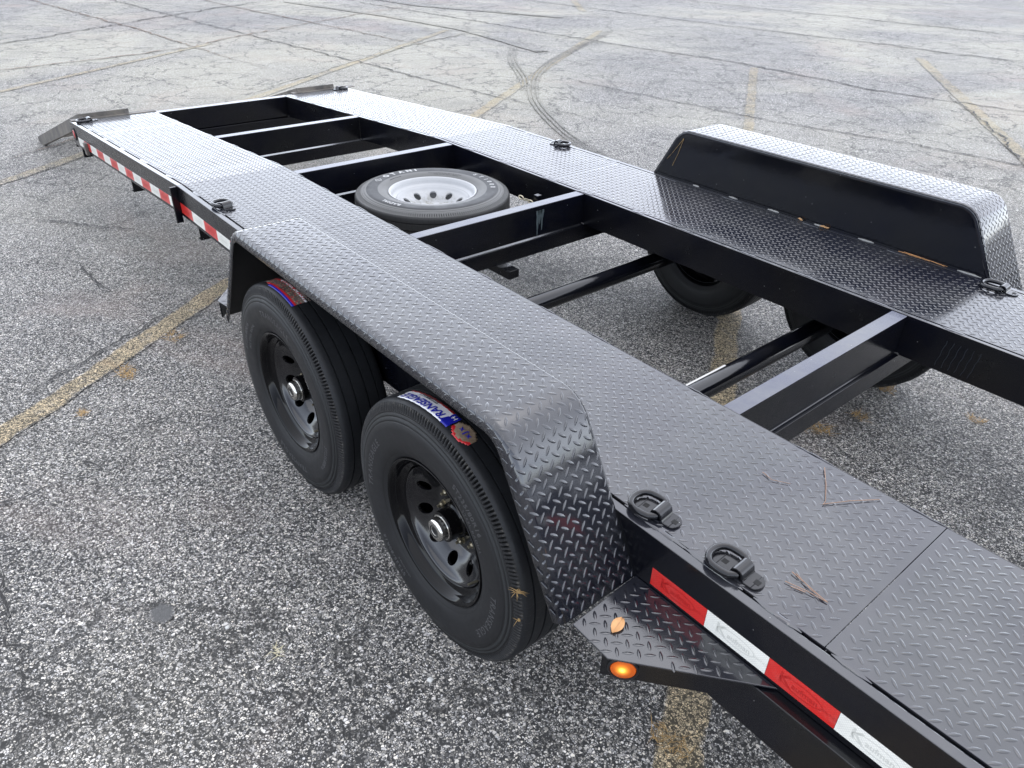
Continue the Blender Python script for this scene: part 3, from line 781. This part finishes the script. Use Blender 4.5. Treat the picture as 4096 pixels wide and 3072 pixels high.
RIMF = [(.2225, -.0880), (.2235, -.0925), (.2215, -.0955), (.2175, -.0950), (.2120, -.0900), (.2075, -.0800), (.2045, -.0755), (.2030, -.0690), (.1985, -.0645), (.1880, -.0605), (.1840, -.0570), (.1815, -.0500), (.1810, .010), (.1800, .03), (.2, .05), (.2050, .075), (.2150, .0900), (.2225, .0930), (.2235, .0890), (.2195, .086), (.21, .078), (.206, .05), (.186, .034), (.185, -.02), (.189, -.052), (.2, -.06), (.2065, -.07), (.2120, -.083), (.2175, -.0885)]
def rim_mesh(m):
    mb = MB(); mb.lathe(RIMF, 96, closed=True); return mb.mesh('rim', m, 50)
HUBP = [(.0, -.012), (.052, -.012), (.0545, -.010), (.0545, .012), (.058, .012), (.058, .02), (0, .02)]
HUBP = [(.0, -.058), (.040, -.058), (.046, -.056), (.0465, -.02), (.0525, -.016), (.0535, .012), (0, .012)]
CAPP = [(.0, -.0800), (.0120, -.0800), (.0135, -.0835), (.0205, -.0850), (.0290, -.0842), (.0330, -.0810), (.0345, -.0760), (.0348, -.0600), (.0385, -.0590), (.0390, -.0560), (.03, -.0555)]
def lug_nut_mesh():
    mb = MB(); n = 6
    for (r0, r1, y0, y1, nn) in ((.0125, .0125, .006, .001, 14), (.0098, .0098, .001, -.010, 6), (.0075, .0055, -.010, -.014, 10), (.0048, .0045, -.014, -.021, 10)):
        v = [(r * math.sin(2 * math.pi * i / nn), y, r * math.cos(2 * math.pi * i / nn)) for r, y in ((r0, y0), (r1, y1)) for i in range(nn)]
        mb.add(v, [(i, (i + 1) % nn, nn + (i + 1) % nn, nn + i) for i in range(nn)] + [tuple(range(nn - 1, -1, -1)), tuple(range(nn, 2 * nn))])
    return mb.mesh('lug_nut', LUGM, 30)
M_T, M_R, M_D, M_L = tyre_mesh(RUB), rim_mesh(RIMB), disc_mesh(DISCB), lug_nut_mesh()
mb = MB(); mb.lathe(HUBP, 40); M_H = mb.mesh('hub', RIMB, 40)
mb = MB(); mb.lathe([(0, -.0812), (.009, -.0812), (.0125, -.0825), (.0185, -.0854), (.0195, -.0845)], 32); M_P = mb.mesh('cap_plug', RUB, 40)
mb = MB(); mb.lathe(CAPP, 48); M_C = mb.mesh('hub_cap', CHROME, 40)
mb = MB(); mb.lathe([(0, .03), (.150, .03), (.158, .035), (.158, .085), (.15, .09), (.06, .09), (.05, .12), (0, .12)], 48); M_B = mb.mesh('brake_drum', CAVITY, 40)
def lettering(rot):
    out = []
    for a in (('TRANSEAGLE', .030, .292, -72, 1.25, 0, .0008), ('TRANSEAGLE', .030, .292, 108, 1.25, 0, .0008), ('ST235/80R16', .024, .297, -140, 1.1, .0002, .0011),
              ('LOAD RANGE G', .009, .272, -150, 1.1, 0, .0007), ('ALL STEEL RADIAL', .016, .268, 47, 1.2, 0, .0011), ('ST235/80R16', .024, .297, 40, 1.1, .0002, .0009)):
        mb = MB(); ring_text(mb, a[0], a[1], a[2], a[3] + rot, *a[4:]); out.append(mb.mesh('sidewall_lettering', LETTER))
    return out
LET = [lettering(0), lettering(-108)]
def wheel(name, loc, rz, spin, let, parent=TR, drum=True):
    w = link(name, M_R, parent); w.location = loc; w.rotation_euler = (0, spin, 0) if abs(rz) < .1 else (0, spin, rz)
    for nm, me in (('tyre', M_T), *[('sidewall_lettering', q) for q in let], ('wheel_disc', M_D), ('hub', M_H), ('hub_cap', M_C), ('brake_drum', M_B)): link(nm, me, w)
    link('cap_plug', M_P, w)
    for k in range(8):
        o = link('lug_nut', M_L, w); th = 2 * math.pi * k / 8 - .07; o.location = (.0826 * math.sin(th), .006, .0826 * math.cos(th))
    v = MB(); th = R(118); v.tube([(.178 * math.sin(th), -.045, .178 * math.cos(th)), (.172 * math.sin(th), -.082, .172 * math.cos(th))], [.004, .0035], 8); v.obj('valve_stem', LUGM, w, smooth=40)
    return w
YW = -.116; AX = (-.168, -1.048)
wf = wheel('wheel', (AX[0], YW, .38), 0, 0, LET[0]); wr = wheel('wheel', (AX[1], YW, .38), 0, R(2), LET[1])
for x in AX: wheel('wheel', (x, W - YW, .38), math.pi, R(11), LET[0])
# torn paper labels on the near tyres: curved patches on the tread
def tread_patch(parent, name, a0, a1, y0, y1, matf, mats, lift=.0012, spin=0, n=26, ny=7, shape=None):
    rr = np.array([p[0] for p in TP[21:]][::1]); yy = np.array([-p[1] for p in TP[21:]])
    def surf(y): return np.interp(-abs(y), yy[np.argsort(yy)], np.maximum.accumulate(rr[np.argsort(yy)]))
    mb = MB(); v = []
    for i in range(n + 1):
        for j in range(ny + 1):
            a = R(a0 + (a1 - a0) * i / n) - spin; y = y0 + (y1 - y0) * j / ny
            if shape: y = y0 + (y1 - y0) * shape(i / n, j / ny)
            r = surf(y) + lift + (.0006 * math.sin(i * 2.1 + j * 1.7)); v.append((r * math.sin(a), y, r * math.cos(a)))
    f = []; mi = []
    for i in range(n):
        for j in range(ny):
            k = matf((i + .5) / n, (j + .5) / ny)
            if k is None: continue
            f.append((i * (ny + 1) + j, (i + 1) * (ny + 1) + j, (i + 1) * (ny + 1) + j + 1, i * (ny + 1) + j + 1)); mi.append(k)
    me = mesh_of(name, v, f, mats, mi, smooth=180)
    o = link(name, me, parent); so = o.modifiers.new('thickness', 'SOLIDIFY'); so.thickness = .0006; so.offset = -1
    return o, surf
spin = 0
def m1(u, w): return 1 if u > .9 else (2 if w > .86 else 0)
o, surf = tread_patch(wf, 'tyre_label', -24, 9, -.0765, -.028, m1, [STK_W, STK_B, STK_R], spin=spin)
def label_text(txt, size, yc, ac, m, bold=0, sp=1.0, shear=0):
    v, f = text_mesh(txt, size, 0, sp, bold, shear); mb = MB(); out = []
    for x, y, z in v:     # reads towards the rear, letter tops outboard
        yy = yc - y; a = R(ac) - spin - x / .39; r = surf(yy) + .0024; out.append((r * math.sin(a), yy, r * math.cos(a)))
    mb.add(out, f); link('label_print', mesh_of('label_print', mb.v, mb.f, m), wf)
label_text('TRANSEAGLE', .032, -.0600, -7.5, STK_B, .0008, 1.02, .25)
label_text('ST235/80R16 LT', .0125, -.0385, -9.5, STK_K, .0003, .95)
label_text('14', .016, -.042, 7.4, STK_W, .0005)
o, _ = tread_patch(wf, 'tyre_label', 9.8, 20, -.078, -.024, lambda u, w: (1 if ((u - .5) ** 2 * 4 + (w - .5) ** 2 * 4 > .62) and w < .45 else 0) if ((u - .5) ** 2 + (w - .5) ** 2 < .27) else None, [STK_T, STK_R], spin=spin, n=18, ny=12)
label_text('x J x', .020, -.050, 15, STK_B, .0006)
def m2(u, w):
    h = (math.sin(u * 57.3 + w * 31.7) * 43758.5) % 1
    if w < .13: return 1 if u > .25 else None
    if w < .26: return 0 if u > .12 else None
    if w > .82: return 3 if h > .45 else (4 if u < .9 else None)
    if w > .70: return 2 if (h > .35 and u > .2) else 0
    return (4 if h < .62 else (0 if h > .9 else 5))
tread_patch(wr, 'tyre_label', -18, 16, -.078, -.012, m2, [STK_R, STK_B, STK_W, STK_D, STK_D, STK_T], spin=R(2), n=64, ny=16)
# ---- axles, springs and hangers
for x in AX:
    mb = MB(); mb.tube([(x, .1, .38), (x, W - .1, .38)], .0405, 24); mb.obj('axle_tube', PAINT, TR, smooth=50)
MB().box(AX[0] - .02, AX[0] - .012, .80, 1.12, .4196, .4204).obj('axle_label', CHIP, TR)
for f in SIDES:
    for x in AX:
        mb = MB()
        for k in range(5):
            L = .33 - .05 * k
            pts = [(x + L * t, f(.05), .455 - .012 * k + .055 * (t * t) * (L / .33) ** 2 - .01) for t in np.linspace(-1, 1, 9)]
            v = []; fc = []
            for i, p in enumerate(pts):
                for dy in (-.022, .022):
                    for dz in (0, .008): v.append((p[0], p[1] + dy, p[2] + dz))
                if i:
                    o = 4 * i
                    fc += [(o - 4, o, o + 1, o - 3), (o - 2, o - 1, o + 3, o + 2), (o - 4, o - 2, o + 2, o), (o - 3, o + 1, o + 3, o - 1)]
            fc += [(0, 1, 3, 2), (32, 34, 35, 33)]
            mb.add(v, fc)
        mb.obj('leaf_spring', CAVITY, TR, bevel=.001)
    for x, L in ((AX[0] + .36, .05), (-.608, .09), (AX[1] - .36, .05)):
        mb = MB(); y0, y1 = sorted((f(.02), f(.085)))
        mb.extrude([(x - L, .523), (x + L, .523), (x + L * .6, .40), (x - L * .6, .40)], [(lambda Y: (lambda X, Z: (X, Y, Z)))(Y) for Y in (y0, y1)])
        mb.obj('spring_hanger', CAVITY, TR, bevel=.002)
# ---- tie-down rings
def ring_meshes():
    # local: strap crosses at x=0, ring towards -x, tab towards +x; base at z=0
    mb = MB(); pts = []; hw = .037
    for t in np.linspace(0, 1, 5): pts.append((.004, -hw * .62 + t * hw * 1.24))
    arc = [(.004 - .012, hw * .93), (-.022, hw)] + [(-.034 - .036 * math.sin(a) ** .8, hw * math.cos(a)) for a in np.linspace(0, math.pi, 15)] + [(-.022, -hw), (.004 - .012, -hw * .93)]
    full = [(x, y, .0135) for x, y in pts + arc]
    mb.tube(full, .0080, 10, closed=True); ring = mb.mesh('ring', PAINT, 60)
    mb = MB(); w = .0225
    prof = [(-.046, .0), (-.046, .006), (-.015, .006)]
    top = [(-.013 + 0, .010)] + [(.004 - .0150 * math.cos(a), .0155 + .0130 * math.sin(a)) for a in np.linspace(.15, math.pi - .15, 9)] + [(.0205, .010), (.023, .006), (.040, .006)]
    bot = [(.040, .0), (.016, .0), (.0145, .010)] + [(.004 - .0095 * math.cos(a), .0155 + .0085 * math.sin(a)) for a in np.linspace(math.pi - .1, .1, 7)] + [(-.008, .009), (-.012, .0)]
    mb.extrude(prof + top + bot, [lambda x, z: (x, -w, z), lambda x, z: (x, w, z)])
    # rounded ends of the two tabs
    for sx, cx in ((-1, -.046), (1, .040)):
        n = 10; pv = [(cx + sx * .016 * math.sin(math.pi * i / n), w * math.cos(math.pi * i / n)) for i in range(n + 1)]
        mb.extrude(pv, [lambda x, y: (x, y, 0.0003), lambda x, y: (x, y, .0058)])
    br = mb.mesh('tie_down_bracket', PAINT)
    mb = MB(); mb.box(-.0065, .0065, -.0065, .0065, .003, .0064)
    return ring, br, mb.mesh('bolt_hole', SEAMM)
RG, BRK, HOLE = ring_meshes()
for (x, y, rz) in ((.362, .064, 6), (.583, .061, 2), (-2.165, .068, 10), (.352, W - .066, 2), (-2.085, W - .055, 196), (-4.645, .098, 88), (-4.66, W - .09, -82)):
    b = link('tie_down_bracket', BRK, TR, bevel=.0012); b.location = (x, y, H + zd(x)); b.rotation_euler = (0, math.atan(-.0566) if x < BEND else 0, R(rz))
    link('ring', RG, b)
    for cx in (-.036, .042): link('bolt_hole', HOLE, b).location = (cx, 0, 0)
    mb = MB()
    for s in (-1, 1): bead(mb, -.045, .04, s * .0195, .004, lambda X: .0008)
    mb.obj('weld_bead', PLATE, b, smooth=60, kind='stuff')
# ---- folded out loading ramps
def ramp(y0, y1):
    zt = H + zd(TAIL) + .036; xh = TAIL - .02; L = 1.94; th = math.atan2(zt - .035, L)
    def P(s, d, y): return (xh - s * math.cos(th) - d * math.sin(th), y, zt - s * math.sin(th) + d * math.cos(th) - .0)
    LL = L / math.cos(th); mb = MB()
    for a, b in ((y0, y0 + .03), (y1 - .03, y1)):
        mb.extrude([(0, 0), (0, -.085), (LL - .05, -.085), (LL + .02, -.045), (LL, 0)], [(lambda Y: (lambda s, d: P(s, d, Y)))(Y) for Y in (a, b)])
    r = mb.obj('ramp', RAMPM, TR, bevel=.002)
    mb = MB(); mb.box(xh - .004, xh + .004, y0 + .001, y1 - .001, zt - .075, zt - .001); mb.obj('ramp_end_plate', RAMPM, r, bevel=.0015)
    for s in np.arange(.06, LL - .03, .155):
        mb = MB(); mb.extrude([(s, -.004), (s + .04, -.004), (s + .04, -.012), (s + .006, -.012), (s + .006, -.04), (s, -.04)], [(lambda Y: (lambda q, d: P(q, d, Y)))(Y) for Y in (y0 + .0305, y1 - .0305)])
        mb.obj('rung', RAMPM, r)
    mb = MB(); mb.box(xh - .012, TAIL + .02, y0 - .05, y1 + .17, zt - .036, zt - .030); mb.obj('hinge_strip', RAMPM, r)
    mb = MB(); mb.tube([(xh - .004, y0 - .02, zt - .04), (xh - .004, y1 + .02, zt - .04)], .011, 10); mb.obj('hinge_pin', RAMPM, r, smooth=50)
ramp(.058, .386); ramp(W - .412, W - .09)
# tail lamps on the rail ends, hooks
for f in SIDES:
    s = -1 if f is near else 1
    x0 = TAIL + .05; z0 = H + zd(x0) - .075
    for nm, pr2, mm in (('lamp_grommet', [(.030, .002), (.043, .002), (.043, -.003), (.040, -.006), (.032, -.006), (.030, -.003)], RUB), ('tail_lamp', [(0, -.008), (.015, -.0075), (.027, -.005), (.0305, -.001), (.0305, .002)], LENS_R)):
        mb = MB(); mb.lathe(pr2, 32, closed=nm == 'lamp_grommet'); o = mb.obj(nm, mm, TR, smooth=40); o.location = (x0, f(0), z0); o.rotation_euler = (0, 0, 0 if s < 0 else math.pi)
MB().box(-4.40, -4.36, -.02, -.0008, H + zd(-4.38) - .16, H + zd(-4.38) - .085).obj('rail_bracket', RAMPM, TR, bevel=.002)
# spare carrier: post and chain beside the spare
MB().box(-1.60, -1.57, 1.40, 1.43, .45, .63).box(-1.60, -1.575, 1.43, WI - .002, .45, .49).obj('spare_carrier', WEBP, TR, bevel=.002)
mb = MB()
for k in range(5):
    c = Vector((-1.66 + .028 * k, 1.37 + .008 * k, .605 - .006 * k)); n = 12
    mb.tube([(c.x + .018 * math.cos(2 * math.pi * i / n), c.y + (.009 * math.sin(2 * math.pi * i / n) if k % 2 else 0), c.z + (0 if k % 2 else .009 * math.sin(2 * math.pi * i / n))) for i in range(n)], .003, 6, closed=True)
mb.obj('spare_chain', LUGM, TR, smooth=60)
MB().box(-2.7, -1.3, 1.0, 1.06, .385, .425).obj('spare_carrier', WEBP, TR, bevel=.002)
# drip stains on the webs, bright scuffs
def drip(x, y, z, w, h, axis):
    n = 9; mb = MB()
    for k in range(3):
        yy = y + (k - 1) * w * .4; L = h * (1, .55, .8)[k]; v = []; fc = []
        for i in range(n + 1):
            t = i / n; ww = w * (.28 * (1 - t) + .045) * random.uniform(.7, 1.2)
            v += [(x, yy - ww, z - L * t), (x, yy + ww, z - L * t)]
            if i: fc.append((2 * i - 2, 2 * i - 1, 2 * i + 1, 2 * i))
        mb.add(v, fc)
    mb.obj('drip_stain', DRIP, TR)
drip(CX[1] + .0006, 1.235, .652, .034, .125, 0)
for k in range(6):
    xx = .38 + .022 * k; mb = MB(); v = []
    for i in range(8):
        wv = .0016 * math.sin(i * 1.9 + k); v += [(xx - .012 * i / 7 - .001 + wv, WI - .0006, .64 - .1 * i / 7), (xx - .012 * i / 7 + .001 + wv, WI - .0006, .64 - .1 * i / 7)]
    mb.add(v, [(2 * i, 2 * i + 1, 2 * i + 3, 2 * i + 2) for i in range(7)]); mb.obj('drip_stain', FAINT, TR)

# ================================================================== SPARE WHEEL
SP = Vector((-1.976, 1.05, .525))
spare = link('spare_wheel', rim_mesh(RIMW), label='spare wheel with white steel rim lying flat between the crossmembers of the trailer', cat='wheel')
spare.location = SP; spare.rotation_euler = (R(-90), 0, 0)
link('tyre', tyre_mesh(RUBS), spare); dsp = link('wheel_disc', disc_mesh(RIMW), spare); dsp.rotation_euler = (0, R(16.4), 0)
mb = MB()
for ch, a in zip('OTANI', (-108, -98.5, -89, -80, -73)): ring_text(mb, ch, .042, .304, a, 1, .002, .0006)
for ch, a in zip('ST1000', (-8, 1, 10, 18, 26.5, 35)): ring_text(mb, ch, .034, .304, a, 1, .0006, .0006)
ring_text(mb, 'RADIAL', .03, .304, 165, 1.15, .0004, .0006)
for q in ((.026, .019), (.022, .015)):
    pass
link('sidewall_lettering', mesh_of('sidewall_lettering', mb.v, mb.f, LETTERW), spare)
mb = MB()                                   # diamond emblem before the maker's name
def dia(rx, ry):
    return [(.304 + q * ry, R(-122) + p * rx / .304) for p, q in ((0, 1), (1, 0), (0, -1), (-1, 0))]
o4, i4 = dia(.024, .020), dia(.020, .016)
vv = [(r * math.sin(t), side_y(r) - .0008, r * math.cos(t)) for r, t in o4 + i4]
mb.add(vv, [(i, (i + 1) % 4, 4 + (i + 1) % 4, 4 + i) for i in range(4)])
ring_text(mb, 'S', .022, .304, -122, 1, 0, .0006)
link('emblem', mesh_of('emblem', mb.v, mb.f, LETTERW), spare)
mb = MB()
ring_text(mb, 'MAX LOAD SINGLE 3000 LBS AT 80 PSI COLD', .0085, .256, -40, 1.1, 0, .0006); ring_text(mb, 'STEEL BELTED RADIAL TUBELESS', .0085, .245, -38, 1.1, 0, .0006); ring_text(mb, 'MADE IN THAILAND', .0085, .256, -105, 1.1, 0, .0006)
link('sidewall_small_print', mesh_of('sidewall_small_print', mb.v, mb.f, STK_K), spare)

# ================================================================== LITTER ON THE TRAILER
def stick(name, pts, r, m, label, cat, extra=()):
    mb = MB(); mb.tube(pts, [r * .72 * (1 - .5 * i / (len(pts) - 1)) for i in range(len(pts))], 6)
    for p in extra: mb.tube(p, r * .55, 6)
    return mb.obj(name, m, smooth=60, label=label, cat=cat)
z = H + .0035
stick('pine_needle', [(.508, .515, z + .001), (.545, .46, z), (.576, .405, z), (.579, .389, z)], .0017, NEEDLE, 'two long dry pine needles joined in a V on the front of the near runway', 'pine needles', ([(.578, .391, z), (.612, .45, z + .001), (.653, .512, z)],))
stick('pine_needle', [(.422, .379, z), (.453, .372, z), (.489, .395, z)], .0014, NEEDLE, 'short bent dark pine needle behind the V of needles on the near runway', 'pine needle')
stick('pine_needle', [(.652, .146, z + .001), (.698, .139, z), (.742, .131, z)], .0016, NEEDLE, 'small bundle of brown pine needles beside the frontmost tie-down ring', 'pine needles', ([(.657, .113, z), (.70, .124, z + .001), (.743, .1315, z)], [(.660, .150, z), (.705, .133, z + .002), (.741, .132, z)], [(.672, .110, z), (.70, .120, z)]))
stick('pine_needle', [(-.07, 2.058, z), (.0, 2.060, z + .002), (.07, 2.062, z + .001), (.128, 2.060, z)], .0012, simple('orange_needle', (.55, .27, .10), .6), 'orange pine needles along the foot of the far fender panel', 'pine needles', ([(-.05, 2.062, z + .003), (.05, 2.060, z + .002), (.12, 2.054, z)], [(-.03, 2.054, z), (.06, 2.056, z + .001)]))
stick('pine_needle', [(-1.238, W - .003, .884), (-1.29, W - .003, .81), (-1.325, W - .003, .765)], .0014, STRAW, 'thin yellow needles stuck on the rear of the far fender panel', 'pine needles', ([(-1.238, W - .003, .884), (-1.262, W - .003, .80), (-1.287, W - .003, .738)],))
def leaf(name, c, L, wd, rz, m, label, curl=.004):
    n = 8; v = []; f = []
    for i in range(n + 1):
        t = i / n; w = wd * math.sin(math.pi * min(.97, max(.03, t))) ** .75
        for j in (-1, -.5, 0, .5, 1): v.append(((t - .5) * L, j * w, curl * (j * j) + .002 * math.sin(t * 6)))
    for i in range(n):
        for j in range(4): f.append((i * 5 + j, (i + 1) * 5 + j, (i + 1) * 5 + j + 1, i * 5 + j + 1))
    o = link(name, mesh_of(name, v, f, m, smooth=180), label=label, cat='leaf'); o.location = c; o.rotation_euler = (0, 0, rz)
    s = o.modifiers.new('t', 'SOLIDIFY'); s.thickness = .0005
    mb = MB(); mb.tube([(-.5 * L, 0, .0015), (0, 0, .0022), (.5 * L, 0, .001)], .0004, 5); mb.obj('leaf_rib', LEAFD, o)
    return o
leaf('leaf', (.447, -.141, .5345), .046, .0135, R(-75), LEAFM, 'oval tan leaf lying on the front step plate by the near wheel')
leaf('leaf', (-.405, 2.055, H + .003), .040, .011, R(25), LEAFD, 'tan leaf at the foot of the far fender panel, nearer the front')
leaf('leaf', (-.525, 2.056, H + .003), .026, .007, R(-10), LEAFD, 'small brown leaf at the foot of the far fender panel, behind the tan leaf')
def tuft(name, c, n, L, spread, m, label, cat='dry weed', up=.6, top=True, kind=None):
    mb = MB()
    for k in range(n):
        a = random.uniform(0, 6.28); l = L * random.uniform(.5, 1.1); r0 = spread * random.random() ** .5; b = random.uniform(0, 6.28)
        p = Vector(c) + Vector((r0 * math.cos(b), r0 * math.sin(b) * .6, 0)); d = Vector((math.cos(a), math.sin(a), up * random.random())); w = d.cross(Vector((0, 0, 1))).normalized() * L * .035
        q1 = p + d * l * .5; q2 = p + d * l - Vector((0, 0, l * .15 * (p.z > .05)))
        q2.z = max(q2.z, c[2] + .001) if p.z < .1 else q2.z
        mb.add([p - w, p + w, q1 + w * .8, q1 - w * .8, q2], [(0, 1, 2, 3), (3, 2, 4)])
    return mb.obj(name, m, label=label, cat=cat, kind=kind)
tuft('dry_weed', (.52, .055, .004), 60, .035, .06, STRAW, 'brown dry weed on the tan line below the front side lamp')
tuft('dry_weed', (-2.205, -.50, .004), 70, .045, .06, STRAW, 'yellow brown weed in the tan line left of the rear near wheel')
tuft('dry_weed', (-2.42, -.22, .004), 70, .04, .07, STRAW, 'brown weed along the tan line by the rear fender end')
tuft('dry_weed', (-1.98, -.74, .004), 30, .04, .03, STRAW, 'small brown weed on the tan line nearest the left photo edge')
tuft('dry_weed', (.013, 2.176, .004), 80, .05, .06, STRAW, 'rusty weed on the asphalt beside the foot of the far front wheel')
tuft('dry_weed', (-.03, 1.633, .004), 90, .05, .09, STRAW, 'long low yellow weed just in front of the front crossmember, nearer the near runway')
tuft('dry_weed', (.068, 1.861, .004), 50, .04, .04, STRAW, 'small rusty weed midway between the two weeds ahead of the front crossmember')
tuft('dry_weed', (.397, 2.25, .004), 40, .04, .04, STRAW, 'lone rusty weed ahead of the far front wheel under the far runway')
tuft('dry_weed', (-5.9, -.62, .004), 90, .07, .12, STRAW, 'brown weed on the far asphalt left of the near ramp')
tuft('dry_weed', (-14.6, 17.2, .004), 90, .16, .3, STRAW, 'brown weed in a crack near the top right of the lot')
tuft('straw_sprig', (-.37, -.625, .006), 14, .035, .022, STRAWP, 'pale straw sprig lying on the asphalt left of the front near wheel', 'straw', .15)
wloc = Vector((AX[0], YW, .38))
def on_tyre(r, deg): th = R(deg); return Vector((r * math.sin(th), side_y(r) - .003, r * math.cos(th))) + wloc
tuft('grass_clipping', tuple(on_tyre(.378, 76)), 16, .032, .006, STRAW, 'tan spidery grass clipping stuck on the shoulder of the front near tyre', 'grass clipping', .3)
tuft('grass_clipping', tuple(on_tyre(.378, 90)), 8, .028, .005, STRAW, 'curled tan grass clipping lower on the shoulder of the front near tyre', 'grass clipping', .3)
def pebble(c, r, label):
    bm = bmesh.new(); bmesh.ops.create_icosphere(bm, subdivisions=2, radius=r)
    for v in bm.verts: v.co *= random.uniform(.8, 1.15); v.co.z *= .6
    me = bpy.data.meshes.new('pebble'); bm.to_mesh(me); bm.free(); me.materials.append(CHIP)
    o = link('pebble', me, label=label, cat='pebble'); o.location = c
pebble((-.545, -.70, .004), .007, 'small white pebble on the asphalt below the grey tar spot')
pebble((-.02, -.33, .004), .009, 'white pebble on the asphalt beside the front near tyre')
